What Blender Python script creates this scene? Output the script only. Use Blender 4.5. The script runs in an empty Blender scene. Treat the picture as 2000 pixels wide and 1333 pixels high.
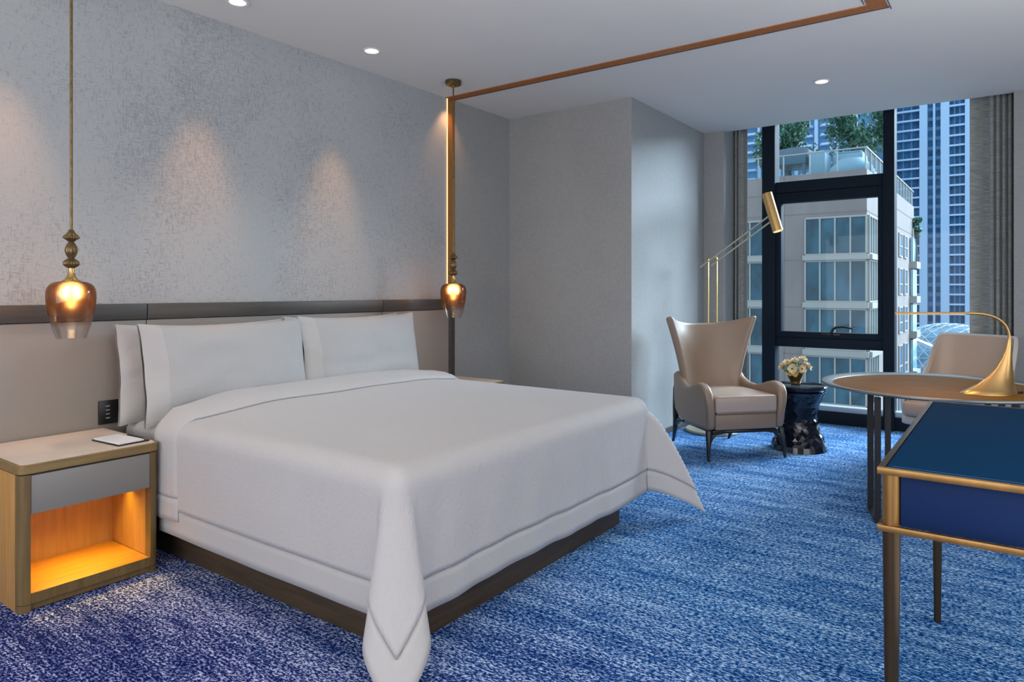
import bpy, bmesh, math, random
from mathutils import Vector, Matrix, noise
random.seed(7)
PI = math.pi
sc = bpy.context.scene
C = sc.collection

# ------------------------------------------------------------------ camera
ANG = math.radians(36.1156)            # angle between the view axis and the headboard wall
cam_d = bpy.data.cameras.new('camera')
cam = bpy.data.objects.new('camera', cam_d); C.objects.link(cam)
cam.location = (0, 0, 1.35)
cam.rotation_euler = (PI/2, 0, ANG - PI/2)
cam_d.sensor_width = 36; cam_d.lens = 1350/2000*36
cam_d.shift_y = -98.5/2000
cam_d.clip_start = .05; cam_d.clip_end = 1500
sc.camera = cam

# ------------------------------------------------------------------ light, exposure
sc.view_settings.view_transform = 'Standard'; sc.view_settings.look = 'None'
sc.view_settings.gamma = 1; sc.view_settings.use_curve_mapping = False
sc.view_settings.exposure = 0.0
world = bpy.data.worlds.new('sky'); sc.world = world; world.use_nodes = True
bg = world.node_tree.nodes['Background']
bg.inputs[0].default_value = (.70, .85, 1.0, 1); bg.inputs[1].default_value = 1.75

def lamp(name, kind, loc, target, energy, color, **kw):
    d = bpy.data.lights.new(name, kind); d.energy = energy; d.color = color
    for k, v in kw.items(): setattr(d, k, v)
    o = bpy.data.objects.new(name, d); C.objects.link(o); o.location = loc
    if target is not None:
        o.rotation_euler = (Vector(target) - Vector(loc)).to_track_quat('-Z', 'Y').to_euler()
    return o
lamp('soft_daylight', 'SUN', (20, -11.5, 12.5), (0, 1.0, 0), 11.5, (.78, .90, 1.0), angle=math.radians(38))
lamp('room_fill', 'AREA', (-2.7, 1.5, 1.55), (3.5, 2.1, 1.1), 118, (.97, .98, 1.0), shape='RECTANGLE', size=4.5, size_y=2.2)
lamp('ceiling_bounce', 'AREA', (.5, -1.7, .12), (.5, -1.69, 3.0), 225, (1.0, .97, .94), shape='RECTANGLE', size=4.6, size_y=2.4, spread=math.radians(140))

lamp('foot_fill', 'AREA', (2.6, -2.9, 1.1), (3.0, 2.0, .7), 45, (.96, .98, 1.0), shape='RECTANGLE', size=4.0, size_y=1.6)

# ------------------------------------------------------------------ materials
M = {}
def new_mat(name):
    m = bpy.data.materials.new(name); m.use_nodes = True
    nt = m.node_tree; b = nt.nodes['Principled BSDF']; M[name] = m
    return m, nt, b
def coords(nt, scale=(1, 1, 1), rot=(0, 0, 0)):
    tc = nt.nodes.new('ShaderNodeTexCoord'); mp = nt.nodes.new('ShaderNodeMapping')
    mp.inputs['Scale'].default_value = scale; mp.inputs['Rotation'].default_value = rot
    nt.links.new(tc.outputs['Object'], mp.inputs[0]); return mp.outputs[0]
def noise_tex(nt, vec, scale, detail=3, rough=.55):
    n = nt.nodes.new('ShaderNodeTexNoise'); n.inputs['Scale'].default_value = scale
    n.inputs['Detail'].default_value = detail; n.inputs['Roughness'].default_value = rough
    nt.links.new(vec, n.inputs['Vector']); return n.outputs['Fac']
def ramp(nt, fac, stops):
    r = nt.nodes.new('ShaderNodeValToRGB'); e = r.color_ramp.elements
    while len(e) < len(stops): e.new(.5)
    for i, (p, c) in enumerate(stops):
        e[i].position = p; e[i].color = (*c, 1) if len(c) == 3 else c
    nt.links.new(fac, r.inputs[0]); return r.outputs[0]
def math_n(nt, op, a, b):
    n = nt.nodes.new('ShaderNodeMath'); n.operation = op
    for i, v in enumerate((a, b)):
        if v is None: continue
        if isinstance(v, (int, float)): n.inputs[i].default_value = v
        else: nt.links.new(v, n.inputs[i])
    return n.outputs[0]
def mixc(nt, fac, a, b, mode='MIX'):
    n = nt.nodes.new('ShaderNodeMix'); n.data_type = 'RGBA'; n.blend_type = mode
    for i, v in ((0, fac), (6, a), (7, b)):
        if isinstance(v, (int, float)): n.inputs[i].default_value = v
        elif isinstance(v, tuple): n.inputs[i].default_value = (*v, 1)
        else: nt.links.new(v, n.inputs[i])
    return n.outputs[2]
def bump(nt, b, h, strength=.2, dist=.01):
    n = nt.nodes.new('ShaderNodeBump'); n.inputs['Strength'].default_value = strength
    n.inputs['Distance'].default_value = dist
    nt.links.new(h, n.inputs['Height']); nt.links.new(n.outputs[0], b.inputs['Normal'])
def pbr(name, col, rough=.5, metal=0, var=.0, vscale=(8, 8, 8), bmp=0, bscale=120, spec=None, sheen=0, coat=0):
    m, nt, b = new_mat(name)
    b.inputs['Base Color'].default_value = (*col, 1); b.inputs['Roughness'].default_value = rough
    b.inputs['Metallic'].default_value = metal
    if spec is not None: b.inputs['Specular IOR Level'].default_value = spec
    if sheen: b.inputs['Sheen Weight'].default_value = sheen
    if coat: b.inputs['Coat Weight'].default_value = coat; b.inputs['Coat Roughness'].default_value = .08
    if var:
        f = noise_tex(nt, coords(nt, vscale), 1, 4)
        lo = tuple(c*(1-var) for c in col); hi = tuple(min(1, c*(1+var)) for c in col)
        nt.links.new(ramp(nt, f, [(.3, lo), (.7, hi)]), b.inputs['Base Color'])
    if bmp:
        bump(nt, b, noise_tex(nt, coords(nt), bscale, 3), bmp, .004)
    return m
def emit(name, col, strength):
    m, nt, b = new_mat(name)
    b.inputs['Base Color'].default_value = (0, 0, 0, 1)
    b.inputs['Emission Color'].default_value = (*col, 1); b.inputs['Emission Strength'].default_value = strength
    return m

# carpet: broken streaks along Y, pale flecks on navy to azure yarn
m, nt, b = new_mat('carpet')
v1 = coords(nt, (85, 6, 1)); v2 = coords(nt, (125, 58, 1)); v3 = coords(nt, (1.1, .5, 1)); v4 = coords(nt, (9, .9, 1))
streak = noise_tex(nt, v1, 1, 4, .7); fleck = noise_tex(nt, v2, 1, 2, .7); big = noise_tex(nt, v3, 1, 3); band = noise_tex(nt, v4, 1, 3)
def span(fac, a, b_): return ramp(nt, fac, [(a, (0, 0, 0)), (b_, (1, 1, 1))])
f = math_n(nt, 'ADD', math_n(nt, 'MULTIPLY', span(fleck, .43, .57), .50), math_n(nt, 'MULTIPLY', span(streak, .41, .59), .26))
f = math_n(nt, 'ADD', f, math_n(nt, 'MULTIPLY', span(band, .34, .66), .20))
f = math_n(nt, 'ADD', f, math_n(nt, 'MULTIPLY', span(big, .35, .65), .08))
f = math_n(nt, 'ADD', f, .035)
tc = nt.nodes.new('ShaderNodeTexCoord'); sx = nt.nodes.new('ShaderNodeSeparateXYZ'); nt.links.new(tc.outputs['Object'], sx.inputs[0])
# colour shifts across the floor from violet navy by the bed to azure by the lounge area
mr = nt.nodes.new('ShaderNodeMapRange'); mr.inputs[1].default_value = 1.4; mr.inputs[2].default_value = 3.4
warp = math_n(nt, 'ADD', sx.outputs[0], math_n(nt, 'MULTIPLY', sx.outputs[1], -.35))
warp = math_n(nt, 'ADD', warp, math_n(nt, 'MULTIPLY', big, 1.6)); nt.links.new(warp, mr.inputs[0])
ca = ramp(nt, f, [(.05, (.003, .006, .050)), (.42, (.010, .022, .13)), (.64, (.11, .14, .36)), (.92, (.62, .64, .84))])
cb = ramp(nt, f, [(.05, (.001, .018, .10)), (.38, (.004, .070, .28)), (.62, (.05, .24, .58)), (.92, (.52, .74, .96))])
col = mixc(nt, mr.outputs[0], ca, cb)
v5 = coords(nt, (150, 120, 1)); hot = ramp(nt, noise_tex(nt, v5, 1, 1), [(.70, (0, 0, 0)), (.74, (1, 1, 1))])
zone = ramp(nt, noise_tex(nt, coords(nt, (2.2, 1.2, 1)), 1, 2), [(.52, (0, 0, 0)), (.66, (1, 1, 1))])
hf = math_n(nt, 'MULTIPLY', math_n(nt, 'MULTIPLY', hot, zone), .8)
col = mixc(nt, hf, col, (.55, .30, .16))
nt.links.new(col, b.inputs['Base Color']); b.inputs['Roughness'].default_value = .95
b.inputs['Specular IOR Level'].default_value = .03
bump(nt, b, fleck, .6, .006)

# wallcoverings
def wallpaper(name, base, dark, dash, cut):
    m, nt, b = new_mat(name)
    h_ = noise_tex(nt, coords(nt, (24, 24, 170)), 1, 3, .7); v_ = noise_tex(nt, coords(nt, (130, 130, 26)), 1, 3, .7)
    big = noise_tex(nt, coords(nt, (1.6, 1.6, 1.3)), 1, 3)
    k = math_n(nt, 'ADD', math_n(nt, 'MAXIMUM', h_, v_), math_n(nt, 'MULTIPLY', big, .35))
    c = ramp(nt, k, [(cut, base), (cut+dash, dark)])
    fine = noise_tex(nt, coords(nt, (160, 160, 260)), 1, 2)
    c = mixc(nt, .5, c, ramp(nt, fine, [(.3, (.75, .75, .75)), (.7, (1, 1, 1))]), 'MULTIPLY')
    nt.links.new(c, b.inputs['Base Color']); b.inputs['Roughness'].default_value = .55
    b.inputs['Specular IOR Level'].default_value = .35
    bump(nt, b, k, .15, .003)
wallpaper('wall_silver', (.47, .485, .49), (.335, .350, .362), .12, .73)
wallpaper('wall_linen', (.40, .40, .39), (.32, .322, .316), .3, .60)
pbr('ceiling_paint', (.76, .735, .70), .85, var=.02, vscale=(1, 1, 1))
pbr('bronze_trim', (.42, .135, .022), .45, .2, var=.18, vscale=(40, 40, 4))
pbr('bronze_vertical', (.50, .23, .06), .35, .55, var=.15, vscale=(60, 60, 3))
emit('led_strip', (1.0, .66, .34), 1.3)
emit('led_amber', (1.0, .48, .10), 7.0)
emit('downlight_glow', (1.0, .93, .82), 9.0)
emit('bulb_glow', (1.0, .56, .22), 9.5)
pbr('rail_dark', (.075, .069, .064), .45, .15, var=.15, vscale=(2, 9, 30), bmp=.1)
pbr('leather_beige', (.29, .265, .24), .48, 0, bmp=.12, bscale=260)
pbr('leather_taupe', (.265, .192, .142), .40, 0, bmp=.05, bscale=90, coat=.08)
pbr('leather_cushion', (.45, .36, .30), .32, 0, bmp=.06, bscale=70, coat=.15)
pbr('shell_pale', (.58, .55, .51), .45, 0, bmp=.05)
pbr('shell_inner', (.49, .37, .29), .42, 0, bmp=.06, bscale=200)
pbr('black_wood', (.012, .010, .010), .28, coat=.3)
pbr('black_metal', (.02, .019, .02), .42, .3)
pbr('black_plastic', (.008, .008, .009), .35)
pbr('icon_grey', (.35, .35, .36), .5)
pbr('frame_dark', (.013, .020, .030), .6, 0, spec=.06)
pbr('sill_pale', (.40, .47, .52), .4, .2)
pbr('brass', (.62, .42, .16), .25, .95)
pbr('brass_pale', (.60, .55, .40), .45, .7)
pbr('brass_antique', (.20, .135, .06), .35, .85, var=.3, vscale=(30, 30, 30))
pbr('brass_satin', (.66, .42, .17), .30, .9)
pbr('paper', (.80, .80, .80), .7)
pbr('stone_top', (.70, .58, .49), .35, var=.08, vscale=(6, 6, 6))
pbr('drawer_grey', (.235, .222, .21), .5, bmp=.08, bscale=300)
pbr('amber_glass_base', (.2, .1, .05), .2)
pbr('petal', (.78, .66, .44), .6, var=.15, vscale=(40, 40, 40))
pbr('petal_yellow', (.70, .50, .16), .6)
pbr('petal_heart', (.07, .025, .05), .7)
pbr('leaf', (.07, .15, .03), .55, var=.3, vscale=(30, 30, 30))
pbr('white_ceramic', (.7, .7, .7), .3)
pbr('blue_leather', (.002, .030, .085), .75, spec=.05, bmp=.08, bscale=300)
pbr('blue_drawer', (.006, .022, .085), .6, spec=.12, bmp=.08, bscale=300)
pbr('stitch_blue', (.03, .15, .32), .6)
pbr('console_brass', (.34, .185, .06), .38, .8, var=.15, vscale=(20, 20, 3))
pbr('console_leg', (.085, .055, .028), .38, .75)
def wood(name, c1, c2, scale, rough=.42, coat=.1):
    m, nt, b = new_mat(name)
    f = noise_tex(nt, coords(nt, scale), 1, 5, .6)
    nt.links.new(ramp(nt, f, [(.3, c1), (.7, c2)]), b.inputs['Base Color'])
    b.inputs['Roughness'].default_value = rough; b.inputs['Coat Weight'].default_value = coat
wood('wood_olive', (.125, .080, .028), (.19, .125, .045), (45, 45, 3))
wood('wood_rail', (.18, .115, .04), (.27, .175, .065), (3, 45, 45))
wood('wood_honey', (.40, .20, .055), (.52, .28, .085), (45, 45, 3))
wood('wood_floor', (.50, .21, .035), (.62, .28, .05), (3, 45, 45))
wood('platform_wood', (.045, .029, .013), (.085, .055, .028), (4, 4, 60), .5)
wood('table_bronze', (.16, .072, .008), (.30, .145, .018), (50, 4, 4), .55, 0); M['table_bronze'].node_tree.nodes['Principled BSDF'].inputs['Specular IOR Level'].default_value = .12
pbr('pewter', (.30, .295, .27), .32, .75)

# white linen with a faint woven dash
def linen(name, col, strength, crinkle):
    m, nt, b = new_mat(name)
    b.inputs['Base Color'].default_value = (*col, 1); b.inputs['Roughness'].default_value = .62
    b.inputs['Specular IOR Level'].default_value = .3; b.inputs['Sheen Weight'].default_value = .15
    k = noise_tex(nt, coords(nt, (70, 260, 70)), 1, 2); k2 = noise_tex(nt, coords(nt, (9, 9, 3)), 1, 4)
    h = math_n(nt, 'ADD', math_n(nt, 'MULTIPLY', k, .6), math_n(nt, 'MULTIPLY', k2, crinkle))
    bump(nt, b, h, strength, .01)
linen('duvet_linen', (.50, .485, .485), .45, 1.6)
linen('border_linen', (.48, .47, .465), .15, .8)
linen('pillow_linen', (.43, .425, .425), .35, 1.8)

# curtain fabric, slub running across
m, nt, b = new_mat('curtain_fabric')
f = noise_tex(nt, coords(nt, (12, 12, 190)), 1, 3)
nt.links.new(ramp(nt, f, [(.3, (.21, .22, .205)), (.7, (.47, .485, .455))]), b.inputs['Base Color'])
b.inputs['Roughness'].default_value = .6; b.inputs['Sheen Weight'].default_value = .3

# thin window glass
def thin_glass(name, tint, refl):
    m = bpy.data.materials.new(name); m.use_nodes = True; M[name] = m; nt = m.node_tree; nt.nodes.clear()
    out = nt.nodes.new('ShaderNodeOutputMaterial'); t = nt.nodes.new('ShaderNodeBsdfTransparent'); g = nt.nodes.new('ShaderNodeBsdfGlossy')
    t.inputs[0].default_value = (*tint, 1); g.inputs['Roughness'].default_value = .02
    lw = nt.nodes.new('ShaderNodeLayerWeight'); lw.inputs[0].default_value = .35
    k = math_n(nt, 'ADD', math_n(nt, 'MULTIPLY', lw.outputs['Fresnel'], refl), .004)
    mx = nt.nodes.new('ShaderNodeMixShader'); nt.links.new(k, mx.inputs[0]); nt.links.new(t.outputs[0], mx.inputs[1]); nt.links.new(g.outputs[0], mx.inputs[2])
    nt.links.new(mx.outputs[0], out.inputs[0])
thin_glass('window_glass', (.90, .96, 1.0), .05)
thin_glass('rail_glass', (.74, .88, .92), .35)

# pendant glass: amber above fading to clear below (object Z)
m = bpy.data.materials.new('pendant_glass'); m.use_nodes = True; M['pendant_glass'] = m; nt = m.node_tree; nt.nodes.clear()
out = nt.nodes.new('ShaderNodeOutputMaterial')
tc = nt.nodes.new('ShaderNodeTexCoord'); sp = nt.nodes.new('ShaderNodeSeparateXYZ'); nt.links.new(tc.outputs['Object'], sp.inputs[0])
mr = nt.nodes.new('ShaderNodeMapRange'); mr.inputs[1].default_value = .055; mr.inputs[2].default_value = .165; nt.links.new(sp.outputs[2], mr.inputs[0])
lwp = nt.nodes.new('ShaderNodeLayerWeight'); lwp.inputs[0].default_value = .55
amb = mixc(nt, lwp.outputs['Facing'], (.58, .29, .10), (.13, .05, .022))
tcol = mixc(nt, mr.outputs[0], (.96, .95, .93), amb)
tr = nt.nodes.new('ShaderNodeBsdfTransparent'); nt.links.new(tcol, tr.inputs[0])
tl = nt.nodes.new('ShaderNodeBsdfRefraction'); tl.inputs['Roughness'].default_value = .74; tl.inputs['IOR'].default_value = 1.25; nt.links.new(mixc(nt, lwp.outputs['Facing'], (.95, .58, .26), (.22, .08, .03)), tl.inputs[0])
df = nt.nodes.new('ShaderNodeBsdfDiffuse'); df.inputs[0].default_value = (.16, .066, .028, 1)
ad = nt.nodes.new('ShaderNodeMixShader'); ad.inputs[0].default_value = .32; nt.links.new(tl.outputs[0], ad.inputs[1]); nt.links.new(df.outputs[0], ad.inputs[2])
m1 = nt.nodes.new('ShaderNodeMixShader'); nt.links.new(math_n(nt, 'MULTIPLY', mr.outputs[0], .86), m1.inputs[0]); nt.links.new(tr.outputs[0], m1.inputs[1]); nt.links.new(ad.outputs[0], m1.inputs[2])
gl = nt.nodes.new('ShaderNodeBsdfGlossy'); gl.inputs['Roughness'].default_value = .05
lw = nt.nodes.new('ShaderNodeLayerWeight'); lw.inputs[0].default_value = .35
m2 = nt.nodes.new('ShaderNodeMixShader'); nt.links.new(math_n(nt, 'ADD', math_n(nt, 'MULTIPLY', lw.outputs['Fresnel'], .6), .02), m2.inputs[0]); nt.links.new(m1.outputs[0], m2.inputs[1]); nt.links.new(gl.outputs[0], m2.inputs[2])
nt.links.new(m2.outputs[0], out.inputs[0])

# outside
pbr('concrete_warm', (.215, .180, .165), .8, var=.12, vscale=(.6, .6, .25), bmp=.1, bscale=5)
pbr('concrete_joint', (.19, .16, .155), .8)
pbr('frame_white', (.30, .29, .26), .5)
pbr('ext_glass', (.018, .075, .105), .12, 0, var=.6, vscale=(.8, .8, .5), spec=.45)
pbr('ext_glass_bright', (.22, .42, .50), .10, 0, var=.4, vscale=(1.5, 1.5, .6), spec=.9)
pbr('tower_blue', (.10, .24, .40), .6, var=.15, vscale=(.05, .05, .05))
pbr('tower_deep', (.018, .095, .19), .5, spec=.2, var=.55, vscale=(.9, .9, .5))
pbr('tower_pale', (.40, .55, .70), .7)
pbr('slab_pale', (.42, .56, .72), .7)
pbr('roof_unit', (.33, .38, .42), .6)
pbr('roof_unit_dark', (.10, .14, .17), .5, .3)
pbr('dome_frame', (.42, .50, .55), .5)
pbr('dome_glass', (.06, .19, .30), .15, spec=.8, var=.4, vscale=(.6, .6, .6))
pbr('tree_leaf', (.09, .21, .13), .6, var=.5, vscale=(2, 2, 2))
pbr('tree_bark', (.08, .07, .06), .8)
pbr('street', (.14, .17, .19), .9, var=.15, vscale=(.1, .1, .1))
m, nt, b = new_mat('drum_black')
b.inputs['Base Color'].default_value = (.006, .009, .016, 1); b.inputs['Roughness'].default_value = .10
b.inputs['Specular IOR Level'].default_value = .5; b.inputs['Coat Weight'].default_value = .15

# ------------------------------------------------------------------ builders
def obj(name, bm, mat, parent=None, smooth=True, mods=(), angle=40):
    me = bpy.data.meshes.new(name); bmesh.ops.recalc_face_normals(bm, faces=bm.faces[:]); bm.to_mesh(me); bm.free()
    if smooth:
        for p in me.polygons: p.use_smooth = True
        me.set_sharp_from_angle(angle=math.radians(angle))
    o = bpy.data.objects.new(name, me); C.objects.link(o)
    for x in (mat if isinstance(mat, (list, tuple)) else [mat]): me.materials.append(M[x])
    if parent: o.parent = parent
    for k, kw in mods:
        md = o.modifiers.new(k.lower(), k)
        for a, v in kw.items(): setattr(md, a, v)
    return o
def tag(o, label=None, cat=None, group=None, kind=None):
    if label: o['label'] = label
    if cat: o['category'] = cat
    if group: o['group'] = group
    if kind: o['kind'] = kind
    return o
def thing(name, label, cat, loc=(0, 0, 0), rz=0, group=None, kind=None):
    o = bpy.data.objects.new(name, None); C.objects.link(o); o.location = loc; o.rotation_euler = (0, 0, rz)
    o.empty_display_size = .1
    return tag(o, label, cat, group, kind)
def NB(): return bmesh.new()
def box(bm, x0, x1, y0, y1, z0, z1, bev=0, seg=2, mx=None):
    vs = [bm.verts.new((x, y, z)) for x in (x0, x1) for y in (y0, y1) for z in (z0, z1)]
    fs = [bm.faces.new([vs[i] for i in q]) for q in ((0, 1, 3, 2), (4, 6, 7, 5), (0, 4, 5, 1), (2, 3, 7, 6), (0, 2, 6, 4), (1, 5, 7, 3))]
    bmesh.ops.recalc_face_normals(bm, faces=fs)
    if bev:
        es = list({e for f in fs for e in f.edges})
        r = bmesh.ops.bevel(bm, geom=es, offset=bev, segments=seg, profile=.5, affect='EDGES')
        vs = [v for v in bm.verts if v.is_valid and (v in vs or v in r['verts'])]
    if mx is not None: bmesh.ops.transform(bm, matrix=mx, verts=[v for v in vs if v.is_valid])
    return bm
def Box(*a, **k): return box(NB(), *a, **k)
def frame_of(d):
    d = d.normalized(); up = Vector((0, 0, 1)) if abs(d.z) < .95 else Vector((0, 1, 0))
    s_ = d.cross(up).normalized(); return s_, s_.cross(d).normalized()
def tube(bm, pts, rad, n=12, cap=True, squash=1.0):
    pts = [Vector(p) for p in pts]; rad = rad if isinstance(rad, (list, tuple)) else [rad]*len(pts)
    rings = []; ps = None
    for i, p in enumerate(pts):
        d = (pts[min(i+1, len(pts)-1)] - pts[max(i-1, 0)])
        s_, u_ = frame_of(d)
        if ps is not None and s_.dot(ps) < 0: s_, u_ = -s_, -u_
        ps = s_
        rings.append([bm.verts.new(p + rad[i]*(math.cos(2*PI*k/n)*s_*squash + math.sin(2*PI*k/n)*u_)) for k in range(n)])
    for a, b_ in zip(rings, rings[1:]):
        for k in range(n): bm.faces.new((a[k], a[(k+1) % n], b_[(k+1) % n], b_[k]))
    if cap: bm.faces.new(rings[0][::-1]); bm.faces.new(rings[-1])
    return bm
def Tube(*a, **k): return tube(NB(), *a, **k)
def lathe(bm, prof, n=40, c=(0, 0, 0), ribs=0, rib_amp=0, sx=1, sy=1, close=False):
    rings = []
    for r, z in prof:
        if r < 1e-6: rings.append([bm.verts.new((c[0], c[1], c[2]+z))]); continue
        ring = []
        for k in range(n):
            t = 2*PI*k/n; rr = r*(1 + (rib_amp*abs(math.sin(ribs*t/2)) if ribs else 0))
            ring.append(bm.verts.new((c[0]+rr*math.cos(t)*sx, c[1]+rr*math.sin(t)*sy, c[2]+z)))
        rings.append(ring)
    for a, b_ in zip(rings, rings[1:]):
        for k in range(n):
            q = (k+1) % n
            if len(a) == 1 and len(b_) == 1: continue
            if len(a) == 1: bm.faces.new((a[0], b_[q], b_[k]))
            elif len(b_) == 1: bm.faces.new((a[k], a[q], b_[0]))
            else: bm.faces.new((a[k], a[q], b_[q], b_[k]))
    return bm
def Lathe(*a, **k): return lathe(NB(), *a, **k)
def grid(fn, us, vs, keep=None):
    bm = NB(); V = {}
    def g(i, j):
        if (i, j) not in V: V[(i, j)] = bm.verts.new(fn(us[i], vs[j]))
        return V[(i, j)]
    for i in range(len(us)-1):
        for j in range(len(vs)-1):
            if keep and not keep((us[i]+us[i+1])/2, (vs[j]+vs[j+1])/2): continue
            bm.faces.new((g(i, j), g(i+1, j), g(i+1, j+1), g(i, j+1)))
    return bm
def lin(a, b_, n): return [a+(b_-a)*i/n for i in range(n+1)]
def prism(bm, poly, x0, x1, axis='x'):
    def P(u, v, w): return {'x': (w, u, v), 'y': (u, w, v), 'z': (u, v, w)}[axis]
    a = [bm.verts.new(P(u, v, x0)) for u, v in poly]; b_ = [bm.verts.new(P(u, v, x1)) for u, v in poly]
    n = len(poly)
    for k in range(n): bm.faces.new((a[k], a[(k+1) % n], b_[(k+1) % n], b_[k]))
    bm.faces.new(a[::-1]); bm.faces.new(b_)
    return bm
def struct(name, bm, mat, parent=None, smooth=False):
    o = obj(name, bm, mat, parent, smooth)
    if not parent: o['kind'] = 'structure'
    return o
def sstep(t): t = max(0, min(1, t)); return t*t*(3-2*t)

# ------------------------------------------------------------------ room shell
H = 3.012; YW = 3.967
struct('floor', Box(-3.0, 7.72, -3.2, 4.1, -.12, 0), 'carpet')
struct('ceiling', Box(-3.0, 7.165, -3.2, 4.1, H, H+.25), 'ceiling_paint')
struct('wall_headboard', Box(-3.0, 4.492, YW, YW+.15, 0, H), 'wall_silver')
struct('wall_alcove', Box(4.585, 5.52, YW, YW+.15, 0, H), 'wall_linen')
struct('wall_lounge', Box(5.395, 7.72, 2.667, YW, 0, H), 'wall_linen')
struct('wall_window_left', Box(7.10, 7.70, 2.455, 2.667, 0, 3.3), 'wall_linen')
struct('wall_window_right', Box(7.10, 7.70, -3.2, .017, 0, 3.3), 'wall_linen')
struct('baseboard_lounge', Box(5.42, 7.10, 2.652, 2.6665, 0, .055), 'rail_dark')
struct('wall_back', Box(-3.15, -3.0, -3.2, 4.1, 0, H), 'wall_linen')
struct('wall_right', Box(-3.0, 7.72, -3.35, -3.2, 0, H), 'wall_linen')
# pocket above the curtains
struct('trim_1', Box(7.165, 7.70, .017, 2.455, 3.22, 3.3), 'ceiling_paint')
# bronze channel: up the wall, across the ceiling, then along it
struct('trim_2', Box(4.492, 4.585, YW-.004, YW+.06, 1.2, H-.004), 'bronze_vertical')
struct('trim_3', Box(4.492, 4.585, YW-.003, YW+.06, 0, 1.2), 'rail_dark')
o = struct('trim_4', Box(4.478, 4.486, YW-.010, YW-.002, 1.30, H-.004), 'led_strip')
t = NB(); box(t, 4.462, 4.558, .605, YW-.005, H-.006, H-.0005); struct('trim_5', t, 'bronze_trim')
t = NB(); box(t, -2.5, 4.558, .605, .70, H-.0065, H-.001); struct('trim_6', t, 'bronze_trim')
t = NB()
for a in ((4.553, 4.560), ): box(t, a[0], a[1], .60, YW-.006, H-.009, H-.0007)
box(t, -2.5, 4.44, .712, .716, H-.004, H-.0007); box(t, -2.5, 4.60, .592, .596, H-.004, H-.0007)
struct('trim_7', t, 'rail_dark')

# window: frame, mullions, sash, panes
win = thing('window_1', 'tall dark framed window wall with one opening sash', None, (7.6, 0, 0), 0, kind='structure')
def wpart(name, mat, *boxes, bev=.004, smooth=True):
    bm = NB()
    for q in boxes: box(bm, *q, bev=bev)
    return obj(name, bm, mat, win, smooth)
wpart('mullion', 'frame_dark', (-.10, .08, 2.052, 2.185, .0, 3.22))
wpart('mullion', 'frame_dark', (-.10, .08, .943, 1.040, .0, 3.22))
wpart('bottom_rail', 'frame_dark', (-.06, .08, .017, 2.455, 0, .125))
wpart('sill', 'sill_pale', (-.045, .07, .017, 2.455, .126, .178))
wpart('transom', 'frame_dark', (-.07, .08, 1.04, 2.052, 2.375, 2.49))
wpart('transom', 'frame_dark', (-.07, .08, 1.04, 2.052, .765, .862))
wpart('top_rail', 'frame_dark', (-.06, .08, .017, 2.455, 3.16, 3.22))
sash = wpart('sash_frame', 'frame_dark', (-.075, .04, 1.04, 1.088, .865, 2.37), (-.075, .04, 1.995, 2.05, .865, 2.37), (-.075, .04, 1.089, 1.994, .865, .925), (-.075, .04, 1.089, 1.994, 2.27, 2.37))
hb = NB(); box(hb, -.09, -.074, 1.42, 1.60, .895, .913, .004)
tube(hb, [(-.085, 1.50, .90), (-.105, 1.50, .925), (-.115, 1.487, .96), (-.118, 1.45, .985), (-.118, 1.38, .99), (-.116, 1.30, .972)], [.016, .015, .014, .012, .012, .009], 8)
obj('handle', hb, 'black_plastic', sash)
for n_, q in enumerate([(2.185, 2.455, .178, 3.16), (1.04, 2.052, 2.49, 3.16), (1.088, 1.995, .925, 2.27), (1.04, 2.052, .178, .765), (.017, .943, .178, 3.16)]):
    obj('pane', Box(.0, .006, *q), 'window_glass', win, False)

# recessed downlights
def downlight(x, y, label):
    t = thing('downlight', label, 'ceiling light', (x, y, H-.001), 0, 'recessed ceiling downlights')
    obj('trim_ring', Lathe([(.050, 0), (.062, -.001), (.064, -.006), (.058, -.010), (.046, -.008), (.044, -.004)], 32), 'ceiling_paint', t)
    obj('lens', Lathe([(0, -.006), (.045, -.006), (.045, -.003)], 32), 'downlight_glow', t)
    return t
downlight(1.27, 3.60, 'round recessed downlight nearest the left end of the headboard wall')
downlight(2.275, 3.608, 'round recessed downlight at the top edge of the photo, above the left pillows')
downlight(3.285, 3.596, 'round recessed downlight between the bed and the right pendant')
downlight(5.866, 1.244, 'round recessed downlight in the ceiling in front of the window')
WARM = (1.0, .50, .22)
for x, y in ((1.27, 3.60), (2.275, 3.608), (3.285, 3.596)):
    lamp('wall_wash', 'SPOT', (x, y, H-.03), (x-.06, YW, 1.55), 42, WARM, spot_size=math.radians(36), spot_blend=1.0, shadow_soft_size=.03)
for x, y in ((1.27, 3.60), (2.275, 3.608), (3.285, 3.596)):
    lamp('downlight_beam', 'SPOT', (x, y, H-.03), (x, y-.75, 0), 20, (1.0, .90, .80), spot_size=math.radians(85), spot_blend=1.0, shadow_soft_size=.05)
lamp('channel_light', 'SPOT', (4.47, YW-.10, H-.02), (4.47, YW+.02, 1.9), 9, WARM, spot_size=math.radians(80), spot_blend=.8, shadow_soft_size=.02)
lamp('lounge_light', 'SPOT', (5.866, 1.244, H-.03), (5.866, 1.244, 0), 40, (1.0, .80, .62), spot_size=math.radians(90), spot_blend=.9, shadow_soft_size=.05)

# ------------------------------------------------------------------ headboard
hb = thing('headboard', 'long beige leather headboard with dark top rail behind the bed', 'headboard', (0, YW, 0))
for a, b_ in ((-1.2, 1.911), (1.915, 3.688), (3.692, 4.455)):
    obj('panel', Box(a, b_, -.047, -.001, 0.002, 1.188, bev=.004), 'leather_beige', hb)
    obj('top_rail', Box(a, b_, -.058, -.001, 1.191, 1.278, bev=.004), 'rail_dark', hb)
obj('end_strip', Box(4.457, 4.487, -.05, -.001, .002, 1.278, bev=.003), 'rail_dark', hb)

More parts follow.
